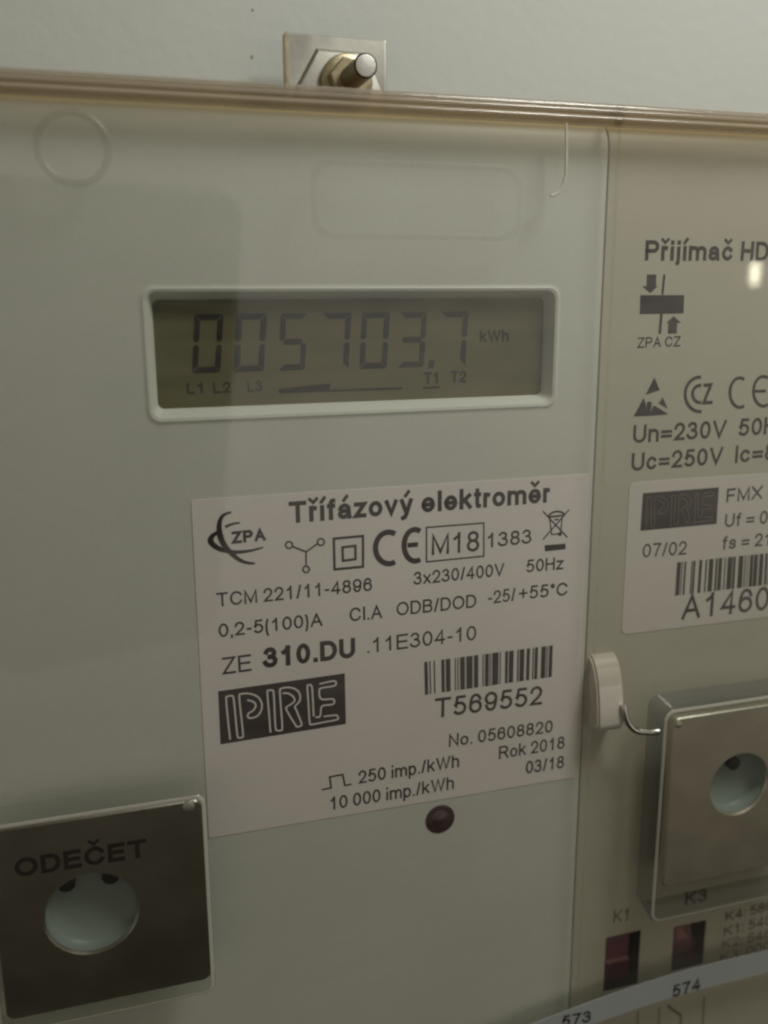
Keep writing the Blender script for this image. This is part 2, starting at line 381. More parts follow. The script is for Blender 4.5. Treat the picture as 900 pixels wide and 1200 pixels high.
def text(parent, name, s, x0, y0, x1, y1, cap, d=0.0, wt=.135, mat='ink', lift=.02):
    """one printed line: ink spans from pixel (x0, y0) to (x1, y1) along its baseline; cap height in pixels"""
    st = lettering(s, wt)
    mn = min(min(p[0] for p in q) - w/2 for q, w in st); mx = max(max(p[0] for p in q) + w/2 for q, w in st)
    a = Vector(ray(x0, y0, d)); b = Vector(ray(x1, y1, d))
    c0 = Vector(ray(x0, y0-cap, d)); ch = (a-c0).length
    sx = (b-a).length/(mx-mn)
    ex = (b-a).normalized(); ey = Vector((ex.y, -ex.x))
    bm = bmesh.new()
    k = (sx+ch)/2
    for q, w in st:
        pts = [a + ex*((p[0]-mn)*sx) + ey*(p[1]*ch) for p in q]
        closed = len(q) > 8 and abs(q[0][0]-q[-1][0]) + abs(q[0][1]-q[-1][1]) < 1e-4
        ribbon(bm, pts, w*k, d-lift, closed=closed)
    face_cam(bm)
    return link(name, bm, mat, parent, weld=False)

# ================================================================== the wall
wall_d = 58.0
bm = bmesh.new()
fill(bm, [(-600, -600), (800, -600), (800, 600), (-600, 600)], wall_d); face_cam(bm)
wall = link('wall', bm, 'wall'); wall['kind'] = 'structure'
wall['label'] = 'off-white painted wall behind the meters'

for x_, y_, r_ in ((296, 12, .20), (295, 67, .26)):
    bm = bmesh.new(); cu, cv = ray(x_, y_, wall_d)
    loft(bm, [([(cu + r_*(1+.3*math.sin(3*i))*math.cos(i*math.pi/5), cv + 1.5*r_*math.sin(i*math.pi/5)) for i in range(10)], wall_d), ([(cu + .8*r_*math.cos(i*math.pi/5), cv + 1.2*r_*math.sin(i*math.pi/5)) for i in range(10)], wall_d-.06)], False, True)
    link('paint_chip', fix(bm), 'fadedink', wall)

# ================================================================== electricity meter
UJ = 82.05                   # joint between the two devices
UL, UR = -88.0, 186.0
VB = 176.0
meter = thing('electricity_meter', W(0, VB, 25), 'grey-white three-phase electricity meter with a digital display under a clear cover', 'electricity meter')
recv = thing('ripple_control_receiver', W(135, VB, 25), 'cream ripple control receiver with coded windows, joined beside the electricity meter', 'control receiver')

def housing(name, u0, u1, mat, parent, rec=None):
    bm = bmesh.new(); loops = []
    top, rt, rs = -27.4, 4.5, 0.10
    for i in range(9):
        a = math.radians(90*i/8); c = 1-math.sin(a); s = 1-math.cos(a)
        # from the side walls (i=0) round to the front face (i=8)
        loops.append((rrect(u0 + rs*s, top + rt*s, u1 - rs*s, VB - 2*s, 0.25), 2.2*c))
    loops.insert(0, (rrect(u0, top, u1, VB, 0.25), 52.0))
    loops.append((rrect(u0+rs+.15, top+rt+.4, u1-rs-.15, VB-2.4, 0.25), 0.0)); loops.append((rrect(u0+rs+.4, top+rt+.8, u1-rs-.4, VB-2.8, 0.25), 0.0))   # keeps the flat face flat
    if rec:
        for pts, d in rec: loops.append((pts, d))
    loft(bm, loops, True, True)
    bmesh.ops.triangulate(bm, faces=[f for f in bm.faces if len(f.verts) > 4])
    return auto_smooth(link(name, fix(bm), mat, parent), 30)
rec = [(rrect(5.3, -2.6, 74.8, 19.1, 2.2), 0.0), (rrect(5.6, -2.3, 74.5, 18.8, 2.05), 0.0), (rrect(5.9, -2.0, 74.2, 18.5, 1.9), 0.0), (rrect(6.35, -1.55, 73.75, 18.05, 1.8), -0.22), (rrect(6.75, -1.15, 73.3, 17.6, 1.6), -0.10),
       (rrect(7.25, -.55, 72.8, 17.0, 1.3), 0.75), (rrect(7.75, 0.0, 72.3, 16.4, 1.0), 1.9), (rrect(7.9, 0.1, 72.1, 16.25, .9), 2.9)]
mh = housing('housing', UL, UJ - 0.10, 'meter', meter, rec)
rh = housing('housing', UJ + 0.10, UR, 'receiver', recv)

# display
LD = 2.2
bm = bmesh.new(); loft(bm, [(rrect(7.6, -.1, 72.4, 16.5, .8), LD), (rrect(7.6, -.1, 72.4, 16.5, .8), LD+.5)], True, True)
lcd = link('lcd_display', fix(bm), 'lcd', meter)
lcd['label'] = 'olive liquid crystal display reading 0057037 kWh'
SEG = {'0': 'abcdef', '5': 'afgcd', '7': 'abc', '3': 'abcdg'}
def digit(ch, x0, x1, yt0, yb0):
    a = Vector(ray(x0, yt0, LD)); 
    tl = Vector(ray(x0+2, yt0, LD)); tr = Vector(ray(x1+1, yt0-.3, LD)); bl = Vector(ray(x0-1, yb0, LD)); br = Vector(ray(x1-3, yb0-1.2, LD))
    def m(x, y): return tl*(1-x)*(1-y) + tr*x*(1-y) + bl*(1-x)*y + br*x*y
    t, h = .20, .105; g = .018
    seg = {'a': [(g, 0), (1-g, 0), (1-t, h), (t, h)], 'd': [(t, 1-h), (1-t, 1-h), (1-g, 1), (g, 1)],
           'g': [(t*.6, .5), (t, .5-h*.5), (1-t, .5-h*.5), (1-t*.6, .5), (1-t, .5+h*.5), (t, .5+h*.5)],
           'f': [(0, g), (t, h+g), (t, .5-h*.55), (t*.5, .5-g), (0, .5-h*.5)], 'b': [(1, g), (1, .5-h*.5), (1-t*.5, .5-g), (1-t, .5-h*.55), (1-t, h+g)],
           'e': [(0, 1-g), (0, .5+h*.5), (t*.5, .5+g), (t, .5+h*.55), (t, 1-h-g)], 'c': [(1, 1-g), (1-t, 1-h-g), (1-t, .5+h*.55), (1-t*.5, .5+g), (1, .5+h*.5)]}
    bm = bmesh.new()
    for s in SEG[ch]: fill(bm, [m(*p) for p in seg[s]], LD-.03)
    face_cam(bm); return link('digit', bm, 'segment', lcd, weld=False)
for ch, x0, x1, yt, yb in (('0', 226, 261, 368, 437.5), ('0', 275, 312, 367.5, 436), ('5', 327, 360, 367, 434.5), ('7', 376, 411, 366.5, 433.5), ('0', 422, 456, 366, 432.5), ('3', 467, 499.5, 365.5, 431), ('7', 515, 548, 365, 429.5)):
    digit(ch, x0, x1, yt, yb)
bm = bmesh.new(); fill(bm, [ray(x, y, LD) for x, y in ((502.5, 422), (509.5, 421.6), (508, 431), (501.5, 431.5))], LD-.03)
link('decimal_point', face_cam(bm), 'segment', lcd, weld=False)
for s, a in (('L1', (219, 462, 238, 461, 13)), ('L2', (250, 461, 271, 460, 13)), ('L3', (290, 459.5, 308, 458.5, 13)), ('T1', (497, 450, 513, 449.4, 14)), ('T2', (528, 448.5, 546, 448, 14)), ('kWh', (562, 401, 596, 400, 14))):
    text(lcd, 'unit_mark' if s == 'kWh' else 'phase_mark' if s[0] == 'L' else 'tariff_mark', s, *a, d=LD, wt=.2, mat='segfaint' if s[0] == 'L' else 'segment', lift=.03)
bm = bmesh.new()
fill(bm, [ray(x, y, LD) for x, y in ((327, 456), (350, 453), (387, 449.5), (386, 456), (327, 460.5))], LD-.03)
ribbon(bm, [ray(330, 459.5, LD), ray(470, 455, LD)], .35, LD-.03)
link('load_bar', face_cam(bm), 'segment', lcd, weld=False)
bm = bmesh.new(); ribbon(bm, [ray(497, 454.5, LD), ray(514, 453.8, LD)], .3, LD-.03)
link('tariff_underline', face_cam(bm), 'segment', lcd, weld=False)

# type label
bm = bmesh.new(); loft(bm, [(rrect(11.8, 30.45, 81.0, 89.2, .25, 3), 0.002), (rrect(11.8, 30.45, 81.0, 89.2, .25, 3), -.10)], False, True)
lab = link('type_label', fix(bm), 'paper', meter)
lab['label'] = 'large pinkish white printed label below the display'
LP = -.10
def LT(s, *a, wt=.135, name='printed_line', par=None, mat='ink', d=LP): return text(par or lab, name, s, *a, d=d, wt=wt, mat=mat)
LT('Třífázový elektroměr', 339, 613.5, 644, 588.6, 25.6, wt=.205, name='printed_title')
LT('M18', 505.9, 650.6, 561.3, 645.8, 24.6, wt=.14)
LT('1383', 571.5, 641.8, 622.7, 636.6, 17, wt=.145)
LT('TCM 221/11-4896', 254.2, 711.2, 436, 692.2, 16.4, wt=.145)
LT('3x230/400V', 484.6, 685.7, 590.7, 674.6, 15.4, wt=.148)
LT('50Hz', 616.9, 671, 659.8, 667, 15, wt=.148)
LT('0,2-5(100)A', 256.6, 747.0, 378.1, 733.3, 16, wt=.145)
LT('Cl.A', 409.9, 728.5, 447.8, 724.3, 16, wt=.145)
LT('ODB/DOD', 464.7, 721.8, 558, 711.6, 16, wt=.145)
LT('-25/', 572, 708, 603.8, 704, 15.4, wt=.148)
LT('+55°C', 607.8, 703, 664.5, 697.4, 15.4, wt=.148)
LT('ZE', 261, 790.6, 295, 786, 20, wt=.13, mat='ink2')
LT('310.DU', 308.5, 783.2, 416.3, 770.4, 24, wt=.225)
LT('.11E304-10', 430.5, 765.6, 558, 749.8, 17.7, wt=.13)
LT('T569552', 509.3, 841.5, 634.9, 825.4, 23, wt=.148)
LT('No. 05608820', 526, 875.5, 647.3, 858, 15, wt=.15)
LT('Rok 2018', 584.7, 889.7, 661.2, 877, 15, wt=.15)
LT('03/18', 616, 907, 660.4, 900, 15, wt=.15)
LT('250 imp./kWh', 420.4, 918.6, 537.8, 898.8, 15.4, wt=.15)
LT('10 000 imp./kWh', 387.7, 949.4, 531.7, 924.6, 15.6, wt=.15)
LT('ZPA', 272, 637.3, 311.5, 633.2, 14.4, wt=.235, name='logo_lettering')
def marks(name, parent, mat, d, strokes=(), polys=(), z=None, lift=.02):
    bm = bmesh.new(); f = z or (lambda x, y: ray(x, y, d))
    for s in strokes:
        pts, w = s[0], s[1]; closed = len(s) > 2 and s[2] is True
        widths = s[2] if len(s) > 2 and isinstance(s[2], list) else None
        ribbon(bm, [f(*p) for p in pts], w, d-lift, closed=closed, cap=False, widths=widths)
    for p in polys: fill(bm, [f(*q) for q in p], d-lift)
    return link(name, face_cam(bm), mat, parent, weld=False)
def smooth(pts, n=6):
    out = []
    P = [pts[0]] + list(pts) + [pts[-1]]
    for i in range(1, len(P)-2):
        for k in range(n):
            t = k/n; a, b, c, e = P[i-1], P[i], P[i+1], P[i+2]
            out.append(tuple(.5*(2*b[j] + (c[j]-a[j])*t + (2*a[j]-5*b[j]+4*c[j]-e[j])*t*t + (3*b[j]-a[j]-3*c[j]+e[j])*t**3) for j in range(2)))
    out.append(pts[-1]); return out
zA = zoom(220, 560, 3.75, LP); zB = zoom(460, 545, 3.75, LP); zF = zoom(360, 830, 2.8125, LP)
def lens_w(n, w0, wm, w1, pk=.5):
    return [w0 + (wm-w0)*min(1, (i/(n-1))/pk)**.8 if i/(n-1) < pk else w1 + (wm-w1)*(1-((i/(n-1))-pk)/(1-pk))**.8 for i in range(n)]
s1 = smooth([(192, 150), (155, 165), (139, 200), (142, 250), (163, 298), (207, 345), (250, 370), (295, 376)])
s2 = smooth([(133, 238), (106, 258), (103, 284), (140, 312), (205, 326), (275, 320), (332, 305)])
s3 = smooth([(165, 216), (195, 203), (230, 197)])
marks('logo_swoosh', lab, 'ink', LP, [(s1, 1, lens_w(len(s1), .25, .95, .3, .45)), (s2, 1, lens_w(len(s2), .5, .95, .2, .3)), (s3, 1, lens_w(len(s3), .5, .4, .25))], z=zA)
def ring_px(cx, cy, r, n=18): return [(cx + r*math.cos(2*math.pi*i/n), cy + r*math.sin(2*math.pi*i/n)) for i in range(n)]
marks('three_wire_symbol', lab, 'ink', LP, [(ring_px(445, 295, 15), .28, True), (ring_px(585, 282, 15), .28, True), (ring_px(520, 402, 14), .28, True),
      ([(459, 301), (520, 325)], .3), ([(571, 289), (520, 325)], .3), ([(520, 322), (520, 388)], .26)], z=zA)
marks('double_square_symbol', lab, 'ink', LP, [([(642, 267), (770, 255), (770, 390), (645, 402)], .42, True), ([(680, 305), (737, 298), (737, 357), (682, 364)], .42, True)], z=zA)
marks('boxed_frame', lab, 'ink', LP, [([(149, 274), (401, 254), (401, 400), (149, 425)], .26, True)], z=zB)
def ce(parent, d, z, cbox, ebox, w, mat='ink'):
    def A(b, a0=62, a1=298):
        l, t, r, bt = b; ry = (bt-t)/2; rx = ry*(1.0); cx = l+rx
        k = (r-l)/(rx*(1+math.cos(math.radians(180-a0)) * -1)) if False else 1
        return [(l + (r-l)*(1-math.cos(math.radians(a-180)))/(1-math.cos(math.radians(118))), t + ry - ry*math.sin(math.radians(a))) for a in [a0+(a1-a0)*i/20 for i in range(21)]]
    e = A(ebox); my = (ebox[1]+ebox[3])/2
    return marks('conformity_mark', parent, mat, d, [(A(cbox), w), (e, w), ([(ebox[0]+4, my), (ebox[0]+(ebox[2]-ebox[0])*.86, my-1)], w*.9)], z=z)
ce(lab, LP, lambda x, y: ray(x, y, LP), (440, 623.5, 463, 660.5), (473.5, 620.5, 492.5, 657.5), .92)
marks('bin_symbol', lab, 'ink', LP, [([(660, 202), (768, 318)], .26), ([(776, 196), (660, 328)], .26), ([(690, 232), (699, 306), (738, 300), (746, 226)], .24),
      (smooth([(682, 226), (700, 210), (722, 204), (745, 208), (756, 218)]), .36), ([(686, 228), (754, 221)], .34), ([(712, 240), (730, 238)], .3)],
      [[(668, 352), (760, 345), (760, 369), (670, 379)], ring_px(735, 303, 9, 10)], z=zB)
marks('pulse_symbol', lab, 'ink', LP, [([(48, 268), (79, 262), (74, 226), (117, 218), (124, 254), (146, 250)], .30)], z=zF)
bars = [(77, 94), (102, 109), (124, 131), (163, 180), (186, 210), (232, 238), (246, 252), (260, 285), (292, 325), (332, 355), (377, 383), (390, 410), (415, 421), (428, 462), (468, 474), (497, 512), (517, 542), (562, 570), (575, 600), (612, 630), (645, 652), (657, 674), (692, 717), (722, 728), (735, 754)]
def barcode(parent, corners, bars, b0, b1, d):
    tl, tr, br, bl = [Vector(ray(*c, d)) for c in corners]
    P = []
    for a, b in bars:
        s, e = (a-b0)/(b1-b0), (b-b0)/(b1-b0)
        P.append([tl.lerp(tr, s), tl.lerp(tr, e), bl.lerp(br, e), bl.lerp(br, s)])
    bm = bmesh.new()
    for p in P: fill(bm, p, d-.02)
    return link('barcode', face_cam(bm), 'ink', parent, weld=False)
barcode(lab, [(497.1, 775.7), (647.8, 756.1), (646.4, 793), (498, 814.3)], bars, 77, 754, LP)
PL = [smooth(q, 3) for q in (
 [(138, 478), (130, 360), (125, 245), (132, 230), (155, 226), (167, 238), (174, 350), (180, 455), (190, 468), (205, 466), (213, 452), (206, 340), (200, 230), (215, 215), (255, 213), (300, 228), (325, 262), (325, 305), (300, 342), (262, 355), (245, 348), (248, 328), (275, 312), (292, 285), (282, 262), (245, 250)],
 [(372, 442), (367, 330), (362, 210), (370, 196), (388, 194), (398, 208), (400, 310), (402, 415), (412, 430), (430, 430), (442, 415), (438, 300), (435, 200), (448, 183), (490, 178), (530, 190), (552, 220), (548, 260), (520, 290), (528, 312), (556, 390), (550, 405), (532, 410), (520, 400), (470, 310), (475, 290), (500, 275), (520, 255), (510, 230), (480, 212), (450, 212)],
 [(630, 350), (628, 260), (625, 180), (615, 163), (602, 165), (597, 180), (601, 280), (605, 385), (618, 398), (690, 386), (770, 372), (775, 355), (760, 345), (690, 352)],
 [(640, 355), (668, 350), (676, 300), (690, 286), (745, 280), (757, 262), (745, 247), (690, 250), (670, 236), (668, 195), (682, 182), (755, 170), (770, 155), (755, 140), (670, 158)])]
def pre(parent, corners, d, w, mat):
    c = [Vector(ray(*q, d)) for q in corners]
    blk = bmesh.new(); fill(blk, c, d-.012)
    b = link('emblem_block', face_cam(blk), 'ink2', parent, weld=False)
    tl, tr, br, bl = c
    z = Vector((78, 200)), Vector((820, 95)), Vector((827, 392)), Vector((92, 512))
    def f(x, y):
        # the block's own coordinates: edges are nearly a parallelogram in the enlarged view
        s = (x-82)/742.0; t = (y - (200 + (95-200)*s)) / (305.0)
        return tl*(1-s)*(1-t) + tr*s*(1-t) + br*s*t + bl*(1-s)*t
    bm = bmesh.new()
    for q in PL: ribbon(bm, [f(*p) for p in q], w, d-.034, cap=False)
    link('emblem_outline', face_cam(bm), mat, parent, weld=False)
pre(lab, [(255.6, 810), (404, 789), (405.4, 848.4), (258.4, 872.4)], LP, .30, 'paper')

# pulse lamp
bm = bmesh.new()
cu, cv = ray(515.7, 959.8, 0)
loft(bm, [(circ(cu, cv, 2.85), .5), (circ(cu, cv, 2.85), -.06), (circ(cu, cv, 2.6), -.16), (circ(cu, cv, 2.1), -.05), (circ(cu, cv, 1.5), -.25), (circ(cu, cv, .7), -.55), (circ(cu, cv, .2), -.62)], False, True)
led = auto_smooth(link('pulse_lamp', fix(bm), 'led', meter), 40); led['label'] = 'small dark red round signal lamp under the label'

# reading port: steel plate with a round cup
CF = -3.6                    # cover front
PF, PB = -7.0, -5.4          # plate front / back
def port(parent, u0, v0, u1, v1, cu, cv, r, deep, mat, holes, name, lens_r):
    bm = bmesh.new()
    O = rrect(u0, v0, u1, v1, 1.3); O2 = rrect(u0+.25, v0+.25, u1-.25, v1-.25, 1.1)
    C2, C1 = circ(cu, cv, r+.35), circ(cu, cv, r)
    loft(bm, [(C1, PB), (O, PB), (O, PF+.25), (O2, PF), (C2, PF), (C1, PF+.3), (C1, PB)])
    p = auto_smooth(link(name, fix(bm), mat, parent), 30)
    bm = bmesh.new()   # concave cup behind the hole
    if deep: loft(bm, [(circ(cu, cv, r), PF+.5), (circ(cu, cv, r*.97), PB+1.2), (circ(cu, cv, r*.9), PB+1.6), (circ(cu, cv, r*.3), PB+1.65)], False, True)
    else: loft(bm, [(circ(cu, cv, r), PF+.5), (circ(cu, cv, r*.985), PB+.2), (circ(cu, cv, r*.9), PB+1.0), (circ(cu, cv, r*.6), PB+1.5), (circ(cu, cv, r*.15), PB+1.65)], False, True)
    c = auto_smooth(link('reading_cup', fix(bm), 'cup', p), 60)
    for (hu, hv) in holes:
        bm = bmesh.new()
        a = Vector((hu-cu, hv-cv)).length
        loft(bm, [(circ(hu, hv, lens_r), PB+1.5), (circ(hu, hv, lens_r), PB+.35), (circ(hu, hv, lens_r*.8), PB+.22)], False, True)
        auto_smooth(link('sensor_eye', fix(bm), 'dark', p), 40)
    return p
op = port(meter, -21.6, 77.8, 10.4, 111.2, -7.6, 94.75, 7.0, 0, 'steel', [(-11.1, 90.1), (-4.4, 90.1)], 'reading_port', 1.35)
op['label'] = 'dark steel plate lettered ODEČET around a round reading cup'
text(op, 'printed_line', 'ODEČET', 18, 1028.6, 172.5, 1003.6, 22, d=PF, wt=.215, mat='plateink', lift=.03)
bm = bmesh.new(); ru, rv = ray(221, 945, PF)
loft(bm, [(circ(ru, rv, .95), PF+.2), (circ(ru, rv, .95), PF-.15), (circ(ru, rv, .6), PF-.4), (circ(ru, rv, .15), PF-.45)], False, True)
auto_smooth(link('rivet', fix(bm), 'studend', op), 50)
hp = port(recv, 97.2, 76.4, 128.6, 112.0, 112.9, 92.4, 6.3, 1, 'steel2', [ray(861, 895.5, PB+.3)], 'reading_port', 1.35)
hp['label'] = 'dull nickel plate with a round cup in a clear pocket'
bm = bmesh.new(); ru, rv = ray(795.5, 849, PF)
loft(bm, [(circ(ru, rv, .7), PF+.2), (circ(ru, rv, .7), PF-.12), (circ(ru, rv, .4), PF-.3), (circ(ru, rv, .1), PF-.33)], False, True)
auto_smooth(link('rivet', fix(bm), 'steel2', hp), 50)

# clear covers: extruded profile with a beaded rim, one per device
def cover(parent, u0, u1, vtop, wall_side):
    T = 1.3
    root = None
    def sheet(name, prof, mat, par, smooth_deg=35):
        bm = bmesh.new()
        A = [bm.verts.new(W(u0, v, d)) for d, v in prof]; B = [bm.verts.new(W(u1, v, d)) for d, v in prof]
        n = len(prof)
        for i in range(n): bm.faces.new((A[i], A[(i+1) % n], B[(i+1) % n], B[i]))
        bm.faces.new(A[::-1]); bm.faces.new(B)
        bmesh.ops.triangulate(bm, faces=[f for f in bm.faces if len(f.verts) > 4])
        return auto_smooth(link(name, fix(bm), mat, par), smooth_deg)
    cf = sheet('clear_cover', [(CF, VB+3), (CF, vtop+3.2), (CF+T, vtop+3.2), (CF+T, VB+3)], 'cover', parent)
    # beaded rim
    def rnd(cd, cv, r, a0, a1, n=6): return [(cd + r*math.cos(math.radians(a0+(a1-a0)*i/n)), cv + r*math.sin(math.radians(a0+(a1-a0)*i/n))) for i in range(n+1)]
    prof = [(CF+T, vtop+3.2), (CF, vtop+3.2), (CF-.35, vtop+2.95)] + rnd(CF-.25, vtop+2.45, .42, 120, 250, 6) + [(CF-.15, vtop+1.95)] \
         + rnd(CF-.20, vtop+1.45, .52, 130, 235, 8) + [(CF-.2, vtop+.95)] + rnd(CF+.55, vtop+.8, .8, 180, 270, 6) + [(CF+T+1.6, vtop), (CF+T+1.6, vtop+1.2), (CF+T, vtop+2.0)]
    sheet('cover_rim', prof, 'rim', cf, 25)
    sheet('cover_top_wall', [(CF+T+1.62, vtop+.05), (CF+T+1.62, vtop+1.15), (50, vtop+1.15), (50, vtop+.05)], 'covertop', cf)
    bm = bmesh.new()
    a, b = (u0-.05-T, u0-.05) if wall_side < 0 else (u1+.05, u1+.05+T)
    box(bm, a, b, vtop, VB+3, CF, 50)
    link('cover_side_wall', fix(bm), 'cover', cf)
    return cf
VT = -29.9
mc = cover(meter, UL-1.5, UJ-.06, VT, -1)
mc['label'] = 'clear plastic cover over the meter face with a brownish rim'
rc = cover(recv, UJ+.06, UR+1.5, VT, 1)
rc['label'] = 'clear plastic cover over the receiver face'
# moulded marks of the meter's cover
bm = bmesh.new()
def relief_ring(bm, cu, cv, r, w, d0, h, n=40):
    c = lambda R: [(cu+R*math.cos(2*math.pi*i/n), cv+R*math.sin(2*math.pi*i/n)) for i in range(n)]
    loft(bm, [(c(r-w/2), d0), (c(r-w/4), d0-h), (c(r+w/4), d0-h), (c(r+w/2), d0)])
relief_ring(bm, -1.7, -20.1, 4.6, 1.0, CF-.01, .18)
auto_smooth(link('moulded_ring', fix(bm), 'mark', mc), 60)
bm = bmesh.new()
A = rrect(31.6, -19.6, 64.6, -9.2, 3.0, 8)
def relief_loop(bm, P, w, d0, h):
    c = [sum(p[i] for p in P)/len(P) for i in (0, 1)]
    def off(q): 
        return [(p[0] + (q if p[0] > c[0] else -q), p[1] + (q if p[1] > c[1] else -q)) for p in P]
    loft(bm, [(off(-w/2), d0), (off(-w/4), d0-h), (off(w/4), d0-h), (off(w/2), d0)])
relief_loop(bm, A, .9, CF-.01, .10)
auto_smooth(link('moulded_panel', fix(bm), 'faintmark', mc), 60)
bm = bmesh.new()
hk = [(72.2, -26.6), (72.4, -23), (72.5, -19.6)] + [(72.5 - 3.2*(1-math.cos(math.radians(a)))*.82, -19.6 + 3.9*math.sin(math.radians(a))) for a in (15, 30, 45, 60, 75, 88)]
tube(bm, [(u, v, CF-.02) for u, v in hk], .24, 6)
auto_smooth(link('moulded_edge_line', fix(bm), 'hook', mc), 60)

# pockets of the covers over the ports
def pocket(parent, u0, v0, u1, v1, r, wallmat, flare=(.3, .3, .3), T=.9, front=-8.5):
    bm = bmesh.new()
    fl, ft, fb = flare
    L = [(rrect(u0-fl, v0-ft, u1+fl, v1+fb, r+.3), CF-.02), (rrect(u0, v0, u1, v1, r), front+.6), (rrect(u0+.18, v0+.18, u1-.18, v1-.18, r-.1), front+.18)]
    L2 = [(rrect(u0+T, v0+T, u1-T, v1-T, max(r-T, .3)), front+.5)]
    loft(bm, L)
    w = auto_smooth(link('pocket_wall', fix(bm), wallmat, parent), 40)
    bm = bmesh.new()
    F0 = (rrect(u0+.75, v0+.75, u1-.75, v1-.75, r-.4), front)
    loft(bm, [(L2[0][0], front+.62), F0], True, True)
    link('pocket_front', fix(bm), 'pocket', parent)
    bm = bmesh.new()
    loft(bm, [L[2], (rrect(u0+.32, v0+.32, u1-.32, v1-.32, r-.2), front), F0])
    auto_smooth(link('pocket_edge', fix(bm), 'edge', parent), 70)
pocket(mc, -22.9, 76.0, 11.0, 112.8, 1.6, 'pocketwall')
pocket(rc, 93.9, 73.6, 131.5, 118.4, 2.2, 'wallshade', flare=(.3, 1.0, -1.6))

# ------------------------------------------------------------------ receiver's printing
def HT(s, *a, wt=.18, name='printed_line', par=None, mat='ink2', d=0.0): return text(par or recv, name, s, *a, d=d, wt=wt, mat=mat)
HT('Přijímač', 755.5, 305.4, 857.5, 305.6, 24, wt=.20, name='printed_title')
HT('HDO', 867.5, 305.8, 920, 306.2, 23, wt=.20, name='printed_title')
HT('ZPA CZ', 746.8, 408, 797, 406, 12.6, wt=.16)
HT('Un=230V', 741.5, 519.4, 850.4, 512.6, 21.2, wt=.17)
HT('50Hz', 865.4, 511.2, 922, 507.6, 20.4, wt=.17)
HT('Uc=250V', 739.6, 552.1, 846.5, 543.9, 21, wt=.17)
HT('Ic=8', 861, 542.6, 908, 539, 20.4, wt=.17)
zG = zoom(730, 265, 5.294, 0); zH = zoom(725, 430, 5.143, 0)
marks('arrow_emblem', recv, 'ink2', 0, [([(257, 300), (244, 425)], .46), ([(238, 545), (228, 668)], .56)],
      [[(148, 300), (207, 300), (205, 372), (215, 373), (170, 416), (118, 374), (146, 372)], [(108, 428), (380, 428), (375, 542), (103, 546)],
       [(315, 557), (360, 600), (336, 601), (333, 667), (278, 667), (281, 602), (268, 601)]], z=zG)
marks('static_warning_symbol', recv, 'ink2', 0, [], [[(215, 62), (247, 140), (162, 168)], [(90, 298), (150, 185), (160, 215), (166, 250), (172, 270), (168, 295)], [(168, 295), (172, 268), (166, 240), (170, 212), (185, 206), (200, 216), (198, 240), (190, 268), (196, 294)],
       [(196, 294), (192, 268), (210, 232), (222, 236), (300, 285)], [(265, 182), (295, 252), (240, 220)]], z=zH)
marks('test_mark', recv, 'ink2', 0, [([(490 + 90*math.cos(math.radians(a)), 165 - 104*math.sin(math.radians(a))) for a in range(86, 277, 10)], .60),
      ([(490 + 45*math.cos(math.radians(a)), 163 - 52*math.sin(math.radians(a))) for a in range(80, 281, 10)], .60),
      ([(512, 112), (556, 107), (512, 216), (566, 213)], .62)], z=zH)
ce(recv, 0, zH, (670, 66, 757, 244), (812, 57, 900, 236), .60, 'ink2')
# rating label
bm = bmesh.new()
loft(bm, [(rrect(89.3, 32.5, 150, 61.4, 1.2, 5), .002), (rrect(89.3, 32.5, 150, 61.4, 1.2, 5), -.09)], False, True)
rl = link('rating_label', fix(bm), 'paper2', recv); rl['label'] = 'white rounded sticker with barcode on the receiver'
RD = -.09
pre(rl, [(753.4, 578), (842.4, 571), (839.6, 614), (750.4, 622)], RD, .17, 'fadedink')
HT('FMX', 851, 589, 893, 584.6, 16, wt=.15, par=rl, d=RD)
HT('Uf = 0', 849, 618, 899, 613.6, 15.6, wt=.15, par=rl, d=RD)
HT('fs = 21', 846, 644.2, 901, 639, 15.4, wt=.15, par=rl, d=RD)
HT('07/02', 752.6, 653.6, 804, 649.6, 16, wt=.13, par=rl, d=RD)
HT('A1460', 798.4, 726.4, 900, 714.6, 28.5, wt=.14, par=rl, d=RD)
hb = [(368, 390), (395, 400), (410, 420), (450, 457), (461, 472), (494, 510), (530, 539), (550, 576), (588, 600), (605, 626), (640, 647), (658, 686), (690, 705), (722, 750), (758, 765), (775, 780), (790, 809), (813, 836), (845, 869), (880, 895), (903, 912), (922, 946), (956, 962), (970, 990), (1000, 1010), (1016, 1040), (1050, 1060)]
barcode(rl, [(793.6, 659), (932, 645), (930, 681.5), (791, 698)], hb, 368, 1060, RD)
HT('K3', 801.8, 1061, 827.8, 1056, 15.5, wt=.2, mat='ink')
HT('K1', 718.6, 1082, 735, 1079, 15, wt=.13, mat='fadedink')
